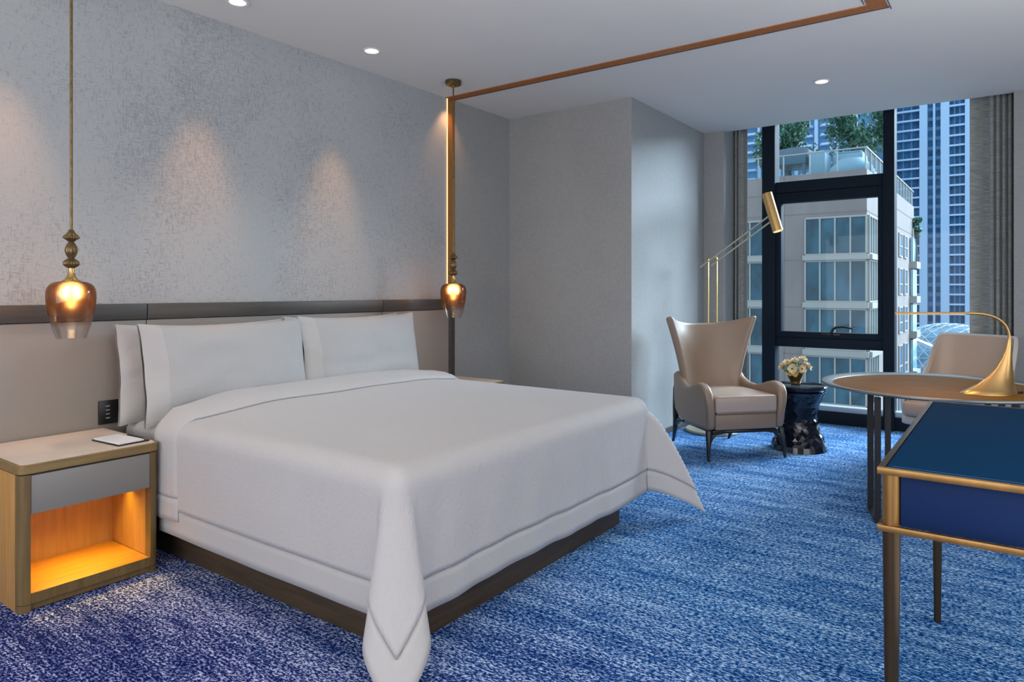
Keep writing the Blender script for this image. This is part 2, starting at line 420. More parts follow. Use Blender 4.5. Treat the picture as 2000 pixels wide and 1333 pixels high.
# ------------------------------------------------------------------ bed
bed = thing('bed', 'king bed with dark wood platform and white mattress against the headboard', 'bed', (0, 0, 0))
bm = NB(); box(bm, 1.828, 1.853, 1.855, 3.915, 0, .235, .003); box(bm, 3.573, 3.60, 1.855, 3.915, 0, .235, .003)
box(bm, 1.8535, 3.5725, 1.855, 1.88, 0, .235, .003); box(bm, 1.8535, 3.5725, 3.89, 3.915, 0, .235, .003)
obj('platform', bm, 'platform_wood', bed)
MX0, MX1, MY0 = 1.775, 3.765, 1.83
obj('mattress', Box(MX0, MX1, MY0, 3.905, .24, .655, bev=.06, seg=5), 'pillow_linen', bed)

# duvet: a square sheet draped over the mattress; tails hang at the two foot corners
R_ = .075; X0, X1, Y0 = 1.730, 3.818, 1.765; ZT = .705; DROP = .565; BORD = .125
CX0, CX1, CY0 = X0+R_, X1-R_, Y0+R_
def arc(t, r=R_):
    if t <= 0: return 0, 0
    if t < PI*r/2: return r*math.sin(t/r), r*(1-math.cos(t/r))
    return r, r + (t - PI*r/2)
def nz(x, y, z=0, s_=1.0): return noise.noise(Vector((x*s_, y*s_, z*s_)))
def top_puff(x, y):
    k = sstep((x-X0)/.5)*sstep((X1-x)/.5)*sstep((y-Y0)/.45)
    return .018*k + .010*nz(x, y, 3, 2.2)*k + .022*k*sstep((y-2.6)/.8)
def drape(sx, sy, off=0.0, DR=DROP, floor_z=.012):
    a = CX0-sx if sx < CX0 else (sx-CX1 if sx > CX1 else 0); side = -1 if sx < CX0 else 1
    b_ = CY0-sy if sy < CY0 else 0
    if a == 0 and b_ == 0: return Vector((sx, sy, ZT+off+top_puff(sx, sy)))
    if b_ == 0:
        o_, d_ = arc(a); hang = max(0, d_-R_)
        w = .010*nz(sy*3.2, 1.7, hang*1.2)*min(1, hang/.2) + .004*hang/.5
        x = (CX0-o_) if side < 0 else (CX1+o_)
        k = math.sin(min(1, o_/R_)*PI/2)
        return Vector((x+side*(w+off*k*.35), sy, ZT-d_+off*(1-k)+.010*nz(sy, 4, 0, 1.3)*(d_/.5)))
    if a == 0:
        o_, d_ = arc(b_); hang = max(0, d_-R_)
        w = .015*nz(sx*5.5, 8.1, hang*1.1)*min(1, hang/.2) + .020*hang/.5
        return Vector((sx, CY0-o_-w, ZT-d_+.010*nz(sx, 9, 0, 1.5)*(d_/.5)))
    r = math.hypot(a, b_); t = math.atan2(b_, a)/(PI/2)
    o_, d_ = arc(r); hang = max(0, d_-R_)
    cx = CX0 if side < 0 else CX1
    if side < 0: D, W = .25, .125
    else: D, W = .40, .05
    k = hang/(DR*1.41)
    dirv = Vector((side*.7071, -.7071, 0)) if side < 0 else Vector((.60, -.80, 0)); perp = Vector((side*.7071, .7071, 0))
    p = Vector((cx, CY0, 0))
    base_a = Vector((side*o_, 0, 0)); base_b = Vector((0, -o_, 0))
    ang = t*PI/2
    q = base_a*math.cos(ang) + base_b*math.sin(ang)
    bulge = math.sin(PI*t)**.8 if 0 < t < 1 else 0
    if side > 0: bulge = 1.19*((1/math.cos(max(0, PI/4-math.sqrt((ang-PI/4)**2+.006)))-1)/.41421)**.72
    q = q + dirv*(D*(k**(1.25 if side < 0 else .66)))*bulge + perp*(W*k)*math.sin(2*PI*t)
    w0 = .004*hang/.5; q += Vector((side*w0*math.cos(ang), -w0*1.5*math.sin(ang), 0))
    shrink = (1 - (.0 if side < 0 else .115)*math.sin(PI*t)*k)
    z = ZT - R_*0 - (min(d_, R_) + hang*shrink)
    return Vector((p.x+q.x, p.y+q.y, max(z, floor_z)))
def seg_list(lo, c0, c1, hi, bord_lo, bord_hi, n1, n2):
    out = lin(lo, lo+BORD, 4)[:-1] if bord_lo else []
    s0 = lo+BORD if bord_lo else lo
    out += lin(s0, c0, n1)[:-1] + lin(c0, c1, n2)[:-1]
    if bord_hi: out += lin(c1, hi-BORD, n1)[:-1] + lin(hi-BORD, hi, 4)
    else: out += [c1]
    return out
US = seg_list(CX0-DROP-.01, CX0, CX1, CX1+DROP+.01, True, True, 22, 90)
VS = seg_list(CY0-DROP-.01, CY0, 3.40, 3.40, True, False, 22, 80)
LO_U, HI_U, LO_V = US[0]+BORD-1e-5, US[-1]-BORD+1e-5, VS[0]+BORD-1e-5
inner = lambda u, v: LO_U < u < HI_U and v > LO_V
duvet = thing('duvet', 'plain white duvet draped over the king bed with hanging foot corners', 'duvet', (0, 0, 0))
thick = [('SOLIDIFY', dict(thickness=.012, offset=1.0))]
obj('cover', grid(lambda u, v: drape(u, v), US, VS, inner), 'duvet_linen', duvet, angle=75, mods=thick)
obj('hem_border', grid(lambda u, v: drape(u, v), US, VS, lambda u, v: not inner(u, v)), 'border_linen', duvet, angle=75, mods=[('SOLIDIFY', dict(thickness=.007, offset=1.0))])
# turned-down cuff at the head end
def cuff(sx, w):
    # w runs 0..1 across the fold, 1..1.6 rolls under at the head side
    prof = [(0, .012), (.10, .030), (.35, .046), (.7, .050), (.9, .044), (1.0, .026), (1.03, .0), (1.0, -.022)]
    i = min(int(w*(len(prof)-1)), len(prof)-2); f_ = w*(len(prof)-1)-i
    yy = prof[i][0]*(1-f_)+prof[i+1][0]*f_; of = prof[i][1]*(1-f_)+prof[i+1][1]*f_
    L = (.20 + .13*sstep((sx-CX0+.12)/.55) + .02*nz(sx, 2, 0, 1.4))
    y = 3.222 + .012*nz(sx, 7, 0, 2.0) + yy*L
    p = drape(sx, min(y, 3.9), of)
    return p
CU = lin(CX0-.50, CX0-.50+.11, 4)[:-1] + lin(CX0-.39, CX0, 18)[:-1] + lin(CX0, CX1, 70)[:-1] + lin(CX1, CX1+.45, 20)
CW = lin(0, 1, 28)
cut = CX0-.39-1e-5
obj('turned_down_cuff', grid(cuff, CU, CW, lambda u, v: u > cut), 'duvet_linen', duvet, angle=75, mods=[('SOLIDIFY', dict(thickness=.010, offset=1.0))])
obj('hem_border', grid(cuff, CU, CW, lambda u, v: u < cut), 'border_linen', duvet, angle=75, mods=[('SOLIDIFY', dict(thickness=.010, offset=1.0))])

# pillows
def pillow(label, cx, yb, W=1.03, Hh=.56, T=.105, lean=17, twist=0, seed=0, zb=.651, roll=0):
    t = thing('pillow', label, 'pillow', (cx, yb, zb), math.radians(twist), 'white pillows propped against the headboard')
    L = math.radians(lean)
    def f(side):
        def g(u, v):
            th = T*(max(0, (1-abs(u)**3.2)*(1-abs(v)**2.6)))**.48 if abs(u) < .999 else 0
            cuffk = sstep((-u-.72)/.25); th = th*(1-cuffk*.5) + .010*cuffk
            x = u*W/2*(1-.030*(1-v*v)); z = v*Hh/2*(1-.085*(1-u*u)**.8)
            x += .003*nz(u*3, v*3, seed)
            wr = .010*nz(u*2.5+seed, v*2.5, side*3) + .007*nz(u*7+seed, v*7, 1)*cuffk*2
            y = side*(th + wr*(1-abs(u)**6)*(1-abs(v)**6)) + .004*math.sin(v*6+seed)*cuffk
            zz = z + Hh/2*.955
            yy = y - .035*math.exp(-((v+1)/.5)**2)*0
            return Vector((x, yy*math.cos(L)+zz*math.sin(L), zz*math.cos(L)-yy*math.sin(L)))
        return g
    us = [-1+2*i/48 for i in range(49)]; vs = [-1+2*i/32 for i in range(33)]
    def pair(keep):
        bm = NB()
        for side in (-1, 1):
            g = grid(f(side), us, vs, keep); me = bpy.data.meshes.new('x'); g.to_mesh(me); g.free(); bm.from_mesh(me); bpy.data.meshes.remove(me)
        bmesh.ops.remove_doubles(bm, verts=bm.verts[:], dist=.0006)
        return bm
    k0 = -1+2*5/48
    obj('pillowcase', pair(lambda u, v: u > k0), 'pillow_linen', t, angle=80)
    obj('open_hem', pair(lambda u, v: u < k0), 'border_linen', t, angle=80)
    return t
pillow('back white pillow on the left, half hidden behind the front left pillow', 2.225, 3.79, W=1.04, lean=5, seed=4, T=.048, Hh=.535)
pillow('front left white pillow, nearest the left nightstand', 2.262, 3.605, W=1.02, lean=9, seed=1, T=.082, Hh=.545)
pillow('back white pillow on the right, only its upper corner showing', 3.25, 3.79, W=1.02, lean=5, seed=6, T=.048, Hh=.545)
pillow('front right white pillow, farthest from the camera', 3.262, 3.605, W=1.04, lean=9, seed=9, T=.082, Hh=.555)

# ------------------------------------------------------------------ nightstands
def rounded_rect(x0, x1, y0, y1, r, n=6, back=.004):
    pts = []
    for (cx, cy, a0, rr) in ((x0+r, y0+r, PI, r), (x1-r, y0+r, 1.5*PI, r), (x1-back, y1-back, 0, back), (x0+back, y1-back, .5*PI, back)):
        for i in range(n+1):
            a = a0 + (PI/2)*i/n; pts.append((cx+rr*math.cos(a), cy+rr*math.sin(a)))
    return pts
def nightstand(x0, label):
    t = thing('nightstand', label, 'nightstand', (x0, 3.338, 0), 0, 'matching bedside nightstands')
    W, D = .576, .575
    bev = [('BEVEL', dict(width=.003, segments=2, limit_method='ANGLE'))]
    obj('top_frame', prism(NB(), rounded_rect(-.004, W+.004, -.004, D, .035), .580, .620, 'z'), 'wood_rail', t, mods=bev)
    obj('top_inlay', prism(NB(), rounded_rect(.008, W-.008, .008, D-.008, .028), .6195, .6225, 'z'), 'stone_top', t, mods=[])
    for s_ in (0, 1):
        xa, xb = (0, .040) if s_ == 0 else (W-.040, W)
        r = .032; pts = []
        if s_ == 0:
            pts = [(xb, .0)] + [(xb, .05), (xa, .05)] + [(r+r*math.cos(PI+PI/2*i/6), r+r*math.sin(PI+PI/2*i/6)) for i in range(7)]
        else:
            pts = [(xb, .05), (xa, .05), (xa, 0)] + [(W-r+r*math.cos(1.5*PI+PI/2*i/6), r+r*math.sin(1.5*PI+PI/2*i/6)) for i in range(7)]
        bm = prism(NB(), pts, .034, .576, 'z'); obj('corner_post', bm, 'wood_olive', t)
        obj('foot', prism(NB(), pts, 0, .032, 'z'), 'wood_olive', t)
        xs = (0.0, .022) if s_ == 0 else (W-.022, W)
        obj('side_panel', Box(xs[0], xs[1], .051, D, 0, .576, bev=.001), 'wood_honey', t)
        xi = (.0225, .0405) if s_ == 0 else (W-.0405, W-.0225)
        obj('inner_lining', Box(xi[0], xi[1], .051, .392, .078, .405), 'wood_honey', t, False)
    obj('drawer', Box(.042, W-.042, .002, .36, .410, .572, bev=.0015), 'drawer_grey', t)
    obj('shelf', Box(.041, W-.041, .006, .392, .058, .077, bev=.001), 'wood_floor', t)
    obj('shelf_lipping', Box(.041, W-.041, .001, .0055, .034, .077), 'wood_olive', t, False)
    obj('plinth', Box(.041, W-.041, .012, .35, .006, .056), 'wood_olive', t, False)
    obj('back_panel', Box(.023, W-.023, .393, .41, .01, .572), 'wood_honey', t, False)
    obj('light_strip', Box(.07, W-.07, .215, .230, .4025, .4085), 'led_amber', t, False)
    return t
nightstand(1.112, 'wood and grey nightstand left of the bed with lit open cubby')
nightstand(3.912, 'nightstand on the far right side of the bed, only its top showing')
for x in (1.41, 4.20):
    lamp('cubby_light', 'AREA', (x, 3.56, .398), (x, 3.44, 0), 1.9, (1.0, .64, .08), shape='RECTANGLE', size=.42, size_y=.02, spread=math.radians(115))

# notepad and pen
pad = thing('notepad', 'small white notepad in black leather holder on the left nightstand', 'notepad', (1.585, 3.50, .6232), math.radians(4))
obj('holder', Box(-.075, .075, -.118, .118, 0, .006, bev=.002), 'black_plastic', pad)
obj('paper_block', Box(-.068, .050, -.112, .112, .0062, .013), 'paper', pad, False)
pen = obj('pen', Tube([(1.6475, 3.40, .6348), (1.6475, 3.41, .6348), (1.6445, 3.55, .6348), (1.644, 3.56, .6345)], [.002, .005, .005, .003], 10), 'black_plastic')
tag(pen, 'slim black pen lying along the right edge of the notepad holder', 'pen')
# switch plate
sw = thing('switch_plate', 'black switch plate on the headboard beside the left pillows', 'light switch', (1.66, YW-.0485, .64))
obj('plate', Box(0, .185, -.009, 0, 0, .125, bev=.002), 'black_plastic', sw)
for gx in (.045, .115):
    for i in range(4 if gx < .1 else 2):
        z = .095 - i*(.021 if gx < .1 else .062)
        obj('button', Box(gx-.010, gx+.010, -.0105, -.009, z-.0022, z+.0022), 'icon_grey', sw, False)

# ------------------------------------------------------------------ pendants
def pendant(x, y, label, zo=0):
    t = thing('pendant_lamp', label, 'pendant lamp', (x, y, 0), 0, 'amber glass pendants over the nightstands')
    obj('canopy', Lathe([(0, H-.001), (.062, H-.001), (.064, H-.006), (.064, H-.030), (.060, H-.034), (.012, H-.034), (.010, H-.055), (0, H-.055)], 40), 'brass_antique', t)
    obj('rod', Tube([(0, 0, H-.05), (0, 0, 1.62+zo)], .0060, 12), 'brass_antique', t)
    def bead(z0, z1, r, ribs):
        n = 12; return [(max(.0085, r*math.sin(PI*i/n)**.7), z0+(z1-z0)*i/n) for i in range(n+1)]
    bm = NB()
    lathe(bm, [(.0, 1.640), (.009, 1.638), (.013, 1.625), (.024, 1.612), (.031, 1.603), (.031, 1.597), (.020, 1.590), (.013, 1.582)], 72, ribs=18, rib_amp=.14)
    lathe(bm, [(.013, 1.584)] + [(.010+.014*math.sin(PI*i/10), 1.580-.080*i/10) for i in range(11)], 72, ribs=12, rib_amp=.12)
    lathe(bm, [(.010, 1.502), (.018, 1.498), (.028, 1.488), (.031, 1.478), (.028, 1.468), (.018, 1.460), (.012, 1.456)], 72, ribs=18, rib_amp=.14)
    for v in bm.verts: v.co.z += zo
    obj('turned_finial', bm, 'brass_antique', t)
    obj('neck', Lathe([(.012, 1.463+zo), (.013, 1.44+zo), (.018, 1.42+zo), (.028, 1.404+zo), (.040, 1.396+zo), (.041, 1.392+zo), (.0, 1.392+zo)], 40), 'brass', t)
    pr = [(.038, .272), (.060, .270), (.082, .262), (.096, .246), (.103, .222), (.1035, .19), (.099, .15), (.091, .105), (.080, .060), (.068, .022), (.060, 0)]
    g = obj('glass_shade', Lathe(pr, 56), 'pendant_glass', t, mods=[('SUBSURF', dict(levels=1, render_levels=1))]); g.location = (0, 0, 1.122+zo)
    obj('bulb', Lathe([(0, 1.391+zo), (.009, 1.388+zo), (.009, 1.35+zo), (.014, 1.335+zo), (.014, 1.30+zo), (.009, 1.275+zo), (0, 1.268+zo)], 16), 'bulb_glow', t)
    l = lamp('pendant_bulb_light', 'POINT', (x, y, 1.34+zo), None, 1.7, (1.0, .66, .34), shadow_soft_size=.03)
    return t
pendant(1.408, 3.60, 'amber glass pendant hanging over the left nightstand')
pendant(4.146, 3.60, 'amber glass pendant hanging by the bronze channel, right of the bed', .012)

# ------------------------------------------------------------------ wing armchair
ch = thing('wing_armchair', 'taupe leather wingback armchair on black legs by the window', 'armchair', (5.80, 2.00, 0), math.radians(138.4))
def back_mid(u, v):
    hw = .268 + .135*sstep(v*1.0)**1.1*v**.3 if v > 0 else .268
    hw = .266 + .02*v + .138*max(0, v-.15)**1.5/.85**1.5
    z = .40 + v*(.655 + .075*abs(u)**2.6)
    y = -.265 - .15*v + (.05+.17*v)*abs(u)**2.3
    return Vector((u*hw, y, z))
obj('backrest', grid(back_mid, lin(-1, 1, 24), lin(0, 1, 20)), 'leather_taupe', ch, mods=[('SOLIDIFY', dict(thickness=.065, offset=0)), ('BEVEL', dict(width=.027, segments=4, limit_method='ANGLE', angle_limit=math.radians(50)))])
arm_prof = [(-.325, .40), (-.30, .31), (-.22, .255), (-.10, .237), (.325, .234), (.352, .27), (.362, .38), (.365, .46), (.352, .53), (.320, .578), (.27, .602), (.21, .605), (.14, .588), (.06, .560), (-.03, .545), (-.12, .555), (-.20, .59), (-.27, .65), (-.335, .62)]
for s_ in (-1, 1):
    bm = NB(); a = []; b_ = []
    for (y, z) in arm_prof:
        fl = .035*sstep((y+.2)/.5)*sstep((z-.30)/.25); nar = .02*sstep((-y)/.3)
        a.append(bm.verts.new((s_*(.272-nar+fl*.6), y, z))); b_.append(bm.verts.new((s_*(.335-nar+fl), y, z)))
    n = len(arm_prof)
    for k in range(n): bm.faces.new((a[k], a[(k+1) % n], b_[(k+1) % n], b_[k]))
    bm.faces.new(a[::-1]); bm.faces.new(b_)
    obj('arm', bm, 'leather_taupe', ch, mods=[('BEVEL', dict(width=.024, segments=4, limit_method='ANGLE', angle_limit=math.radians(40)))])
cu = obj('seat_cushion', Box(-.272, .272, -.255, .356, .372, .508, bev=.022, seg=4), 'leather_cushion', ch)
for v in cu.data.vertices:
    if v.co.z > .48: v.co.z += .016*(1-(v.co.x/.275)**2)
for zz in (.506, .380):
    obj('piping', Tube([(-.262, .350, zz-.008), (.262, .350, zz-.008)], .0045, 8), 'leather_taupe', cu)
obj('seat_base', Box(-.271, .271, -.285, .345, .238, .366, bev=.014, seg=3), 'leather_taupe', ch)
obj('under_frame', Box(-.285, .285, -.28, .325, .208, .233, bev=.004), 'black_wood', ch)
for s_ in (-1, 1):
    bm = NB(); tube(bm, [(s_*.318, .318, .232), (s_*.322, .325, .20), (s_*.332, .345, .10), (s_*.338, .355, 0)], [.024, .024, .017, .0115], 10)
    tube(bm, [(s_*.18, .318, .220), (s_*.26, .318, .212), (s_*.302, .322, .178), (s_*.318, .33, .12)], [.013, .018, .022, .014], 8)
    obj('leg', bm, 'black_wood', ch)
    bm = NB(); tube(bm, [(s_*.284, -.330, .60), (s_*.290, -.340, .48), (s_*.290, -.330, .33), (s_*.286, -.330, .22), (s_*.280, -.362, .11), (s_*.274, -.41, 0)], [.008, .018, .026, .028, .020, .012], 10)
    tube(bm, [(s_*.282, -.19, .222), (s_*.282, -.26, .222), (s_*.280, -.32, .18)], [.012, .022, .022], 8)
    obj('leg', bm, 'black_wood', ch)

# ------------------------------------------------------------------ drum side table and flowers
DX, DY = 6.215, 1.503
drum = thing('drum_side_table', 'black faceted hourglass side table between armchair and round table', 'side table', (DX, DY, 0), .2)
rnd = random.Random(3)
def drum_r(z): return .149 + .080*abs((z-.27)/.24)**2.1 if z > .27 else .149 + .081*((.27-z)/.25)**1.55
n = 30; NR = 19; zs = [.045 + (.497-.045)*i/(NR-1) for i in range(NR)]
bm = NB(); rings = [[bm.verts.new((.226*math.cos(2*PI*k/n), .226*math.sin(2*PI*k/n), 0)) for k in range(n)]]
for i, z in enumerate(zs):
    r = min(.231, drum_r(z)); ring = []
    for k in range(n):
        t = 2*PI*(k+.5*(i % 2))/n; j = 0 if i in (0, NR-1) else rnd.uniform(-.0042, .0042)
        ring.append(bm.verts.new(((r+j)*math.cos(t), (r+j)*math.sin(t), z + (0 if i in (0, NR-1) else j))))
    rings.append(ring)
for i in range(len(rings)-1):
    a, b_ = rings[i], rings[i+1]
    for k in range(n):
        q = (k+1) % n
        if i % 2 == 1 or i == 0: bm.faces.new((a[k], a[q], b_[k])); bm.faces.new((a[q], b_[q], b_[k]))
        else: bm.faces.new((a[k], b_[q], b_[k])); bm.faces.new((a[k], a[q], b_[q]))
bm.faces.new(rings[0][::-1]); bm.faces.new(rings[-1])
obj('faceted_body', bm, 'drum_black', drum, False)
obj('top', Lathe([(0, .546), (.19, .546), (.205, .549), (.224, .548), (.229, .538), (.224, .524), (.206, .500), (.19, .497), (0, .497)], 22), 'drum_black', drum)
vase = thing('flower_bowl', 'small dark gold bowl of flowers on the black drum table', 'vase', (DX+.02, DY+.03, .551))
obj('bowl', Lathe([(0, 0), (.038, 0), (.042, .006), (.040, .02), (.052, .045), (.066, .075), (.070, .098), (.064, .098), (.058, .07), (0, .06)], 28, ribs=8, rib_amp=.05), 'brass_antique', vase)
bm = NB(); rnd = random.Random(5)
for i in range(120):
    a = rnd.uniform(0, 2*PI); el = rnd.uniform(-.1, 1.3); r = rnd.uniform(.055, .115)
    c_ = Vector((r*math.cos(a)*math.cos(el), r*math.sin(a)*math.cos(el), .105+.8*r*math.sin(el)))
    d = Vector((rnd.uniform(-1, 1), rnd.uniform(-1, 1), rnd.uniform(-.5, 1))).normalized(); s_, u_ = frame_of(d); L = rnd.uniform(.012, .024)
    vs = [bm.verts.new(c_ + d*L*k1 + s_*L*.4*k2 + u_*.003*k1) for k1, k2 in ((-1, 0), (0, -1), (1, 0), (0, 1))]; bm.faces.new(vs)
obj('foliage', bm, 'leaf', vase, False)
CAMV = Vector((0, 0, 1.35))
def flower(dirv, R0, rad, label, mat='petal', grp=None, heart=True):
    base = Vector((DX+.02, DY+.03, .655)); d = dirv.normalized(); c_ = base + Vector((d.x*R0, d.y*R0, d.z*R0*.82))
    t = thing('flower', label, 'flower', c_, 0, grp)
    s_, u_ = frame_of(d); bm = NB()
    rq = random.Random(int(abs(d.x*1000)+abs(d.z*777)))
    for lay, (m_, r0, lift) in enumerate(((7, rad*1.12, .004), (6, rad*.86, .014))):
        for k in range(m_):
            a = 2*PI*(k+.5*lay)/m_ + rq.uniform(-.12, .12); rr = r0*rq.uniform(.86, 1.08); up = lift + rq.uniform(-.002, .007)
            e = math.cos(a)*s_+math.sin(a)*u_; w_ = -math.sin(a)*s_+math.cos(a)*u_
            P = [e*.004, e*rr*.5+w_*rr*.34+d*up*.6, e*rr*.88+w_*rr*.30+d*up, e*rr*.93+d*up*1.5, e*rr*.88-w_*rr*.30+d*up, e*rr*.5-w_*rr*.34+d*up*.6]
            mid = bm.verts.new(e*rr*.55+d*(up*.2-.002)); vs = [bm.verts.new(q) for q in P]
            for i in range(6): bm.faces.new((mid, vs[i], vs[(i+1) % 6]))
    obj('petals', bm, mat, t, False)
    if heart:
        bm = NB(); bmesh.ops.create_icosphere(bm, subdivisions=2, radius=rad*.19, matrix=Matrix.Translation(d*.008)); obj('heart', bm, 'petal_heart', t)
    obj('stem', Tube([-d*.002, -d*R0*.75], .0018, 6), 'leaf', t)
vc = (CAMV - Vector((DX, DY, .66))); vc.z = 0; vc.normalize(); sd = Vector((vc.y, -vc.x, 0)) * -1   # towards the camera, and to its right
sd = Vector((-vc.y, vc.x, 0))
FG = 'cream flowers massed in the bowl on the drum table'
flower(vc*1.0 - sd*.24 + Vector((0, 0, .36)), .110, .040, 'cream flower with dark heart, left of the two front blooms in the bowl', 'petal', FG)
flower(vc*1.0 + sd*.55 + Vector((0, 0, .44)), .108, .037, 'cream flower with dark heart, right of the two front blooms in the bowl', 'petal', FG)
flower(vc*.25 - sd*1.0 + Vector((0, 0, .50)), .125, .040, 'cream flower at the far left edge of the bunch', 'petal', FG)
flower(vc*.20 + sd*1.0 + Vector((0, 0, .62)), .120, .040, 'cream flower at the far right edge of the bunch', 'petal', FG)
flower(vc*.35 - sd*.05 + Vector((0, 0, 1.0)), .125, .036, 'small cream flower at the top middle of the bunch', 'petal', FG)
flower(vc*.30 + sd*.48 + Vector((0, 0, 1.05)), .150, .038, 'cream flower standing highest in the bunch, right of the middle', 'petal', FG)
flower(vc*.40 - sd*.62 + Vector((0, 0, .90)), .120, .037, 'cream flower on the upper left shoulder of the bunch', 'petal', FG)
flower(vc*1.0 - sd*.05 - Vector((0, 0, .06)), .085, .032, 'yellow bloom hanging over the bowl rim below the front flowers', 'petal_yellow', FG, False)
flower(vc*1.0 - sd*.55 - Vector((0, 0, .02)), .088, .030, 'yellow bloom at the lower left of the bunch', 'petal_yellow', FG, False)
REAR = ('cream flower at the back right of the bunch, mostly hidden', 'cream flower at the back middle of the bunch, mostly hidden', 'cream flower at the back left of the bunch, behind the far left bloom', 'cream flower at the back left of the bunch, behind the shoulder bloom')
for k in range(4):
    a = .6+k*1.1; flower(-vc*.8*math.cos(k*.4) + sd*math.cos(a)*.9 + Vector((0, 0, .55)), .115, .038, REAR[k], 'petal', FG)

# ------------------------------------------------------------------ brass floor lamp
FL = Vector((6.49, 2.355, 0)); fh = Vector((6.405, 1.78, 2.075)); dv = (fh-FL); dv.z = 0; dn = dv.normalized(); ph = math.atan2(dn.y, dn.x)
fl = thing('floor_lamp', 'brass reading floor lamp with angled arm behind the armchair', 'floor lamp', FL, ph)
obj('base', Lathe([(0, 0), (.248, 0), (.252, .006), (.252, .020), (.246, .028), (0, .028)], 56), 'brass_pale', fl)
for dx in (-.045, .045):
    obj('post', Box(dx-.0065, dx+.0065, -.007, .007, .028, 1.66 if dx < 0 else 1.665, bev=.0015), 'brass', fl)
L_ = dv.length
z0 = 1.575; sl = (2.035-z0)/(L_+.12)
for off in (0, -.052):
    x0 = -.12 if off == 0 else -.02
    obj('arm', Tube([(x0, .012 if off else -.012, z0+off+(x0+.12)*sl+.002), (L_-.01, .012 if off else -.012, z0+off+(L_+.11)*sl)], .0075, 10), 'brass_pale', fl)
obj('crossbar', Box(-.05, .05, -.012, .012, 1.655, 1.668, bev=.002), 'brass', fl)
hd = Vector((L_+.005, 0, 2.06)); tl_ = Vector((.30, 0, -1)).normalized()
hbm = NB(); tube(hbm, [hd - tl_*.175, hd + tl_*.185], .046, 32)
head = obj('lamp_head', hbm, 'brass_satin', fl)
obj('lens', Tube([hd+tl_*.1855, hd+tl_*.188], .040, 24), 'led_strip', head)
obj('pivot', Tube([hd+Vector((0, -.06, -.02)), hd+Vector((0, .06, -.02))], .008, 10), 'brass', head)
for c_ in [fl]:
    w = Matrix.Rotation(ph, 4, 'Z') @ (hd+tl_*.20); w = FL + w
    w2 = FL + Matrix.Rotation(ph, 4, 'Z') @ (hd+tl_*1.2)
    lamp('reading_light', 'SPOT', w, w2, 12, (1.0, .60, .30), spot_size=math.radians(80), spot_blend=.6, shadow_soft_size=.03)

# ------------------------------------------------------------------ round table, its lamp, chair
TX, TY, TR = 5.053, .403, .655
tb = thing('round_table', 'round bronze topped writing table on thin black legs', 'table', (TX, TY, 0), 0)
obj('tabletop', Lathe([(0, .748), (.575, .748), (.590, .7495)], 96), 'table_bronze', tb)
obj('rim', Lathe([(.590, .7495), (.594, .753), (.600, .7535), (.604, .756), (TR-.006, .764), (TR, .761), (TR, .752), (TR-.008, .744), (TR-.07, .734), (.3, .730), (0, .730)], 96), 'pewter', tb)
def post_pair(p, q, nm='leg_frame'):
    p = Vector((*p, 0)); q = Vector((*q, 0)); d = (q-p).normalized(); a = math.atan2(d.y, d.x); L = (q-p).length
    mx = Matrix.Translation((p.x-TX, p.y-TY, 0)) @ Matrix.Rotation(a, 4, 'Z')
    bm = NB(); box(bm, -.016, .016, -.016, .016, 0, .7295, mx=mx); box(bm, L-.016, L+.016, -.016, .016, 0, .7295, mx=mx); box(bm, .0165, L-.0165, -.016, .016, 0, .016, mx=mx)
    obj('leg_frame', bm, 'black_metal', tb, False)
post_pair((4.775, .731), (4.494, .651)); post_pair((4.569, .608), (4.907, .654))
post_pair((5.612, .155), (5.33, .075)); post_pair((5.44, .0), (5.72, .08))

# desk lamp: horn foot, stem that bends over into a long bar
Rt = Vector((math.sin(ANG), -math.cos(ANG), 0)); Fw = Vector((math.cos(ANG), math.sin(ANG), 0))
LP = Fw*4.05 + Rt*(930/1350*4.05)
dl = thing('desk_lamp', 'brass lamp with horn shaped foot and long curved bar on round table', 'desk lamp', (LP.x, LP.y, .7485), math.atan2(Rt.y, Rt.x))
K = 4.05/1350
def lx(u): return (u-1930)*K
secs = [(0, 1877, 1982, .110), (.004, 1878, 1982, .110), (.022, 1890, 1981, .088), (.052, 1909, 1980, .062), (.095, 1929, 1979, .043), (.145, 1945, 1977.5, .029), (.20, 1957, 1976.5, .018), (.255, 1964.5, 1976, .011), (.30, 1968, 1975.6, .0085)]
bm = NB(); rings = []
for z, a, b_, rd in secs:
    cx, rx = (lx(a)+lx(b_))/2, (lx(b_)-lx(a))/2
    ring = []
    for k in range(40):
        th = 2*PI*k/40; e = math.cos(th); ring.append(bm.verts.new((cx+rx*e, rd*math.sin(th)*(1 if e > 0 else (1-.35*e*e)), z)))
    rings.append(ring)
pathp = [(1971.8, .30), (1971.2, .335), (1969, .365), (1964.5, .395), (1957, .42), (1947, .440), (1934, .456), (1919, .465), (1902, .4685), (1880, .469), (1820, .469), (1748, .469)]
pp = [Vector((lx(u), 0, z)) for u, z in pathp]
for i in range(1, len(pp)):
    d = (pp[min(i+1, len(pp)-1)]-pp[i-1]).normalized(); nrm = Vector((d.z, 0, -d.x))
    rr = .0085 if i < 9 else .0065
    rings.append([bm.verts.new(pp[i] + nrm*(rr*math.cos(2*PI*k/40)) + Vector((0, rr*math.sin(2*PI*k/40), 0))) for k in range(40)])
for a, b_ in zip(rings, rings[1:]):
    for k in range(40): bm.faces.new((a[k], a[(k+1) % 40], b_[(k+1) % 40], b_[k]))
bm.faces.new(rings[0][::-1]); bm.faces.new(rings[-1])
body = obj('lamp_body', bm, 'brass_satin', dl, angle=60)
obj('light_bar', Box(lx(1750), lx(1885), -.005, .005, .4615, .4630), 'led_strip', dl, False)
obj('cable_plug', Box(.165, .20, -.01, .012, 0, .012, bev=.002), 'black_plastic', dl)
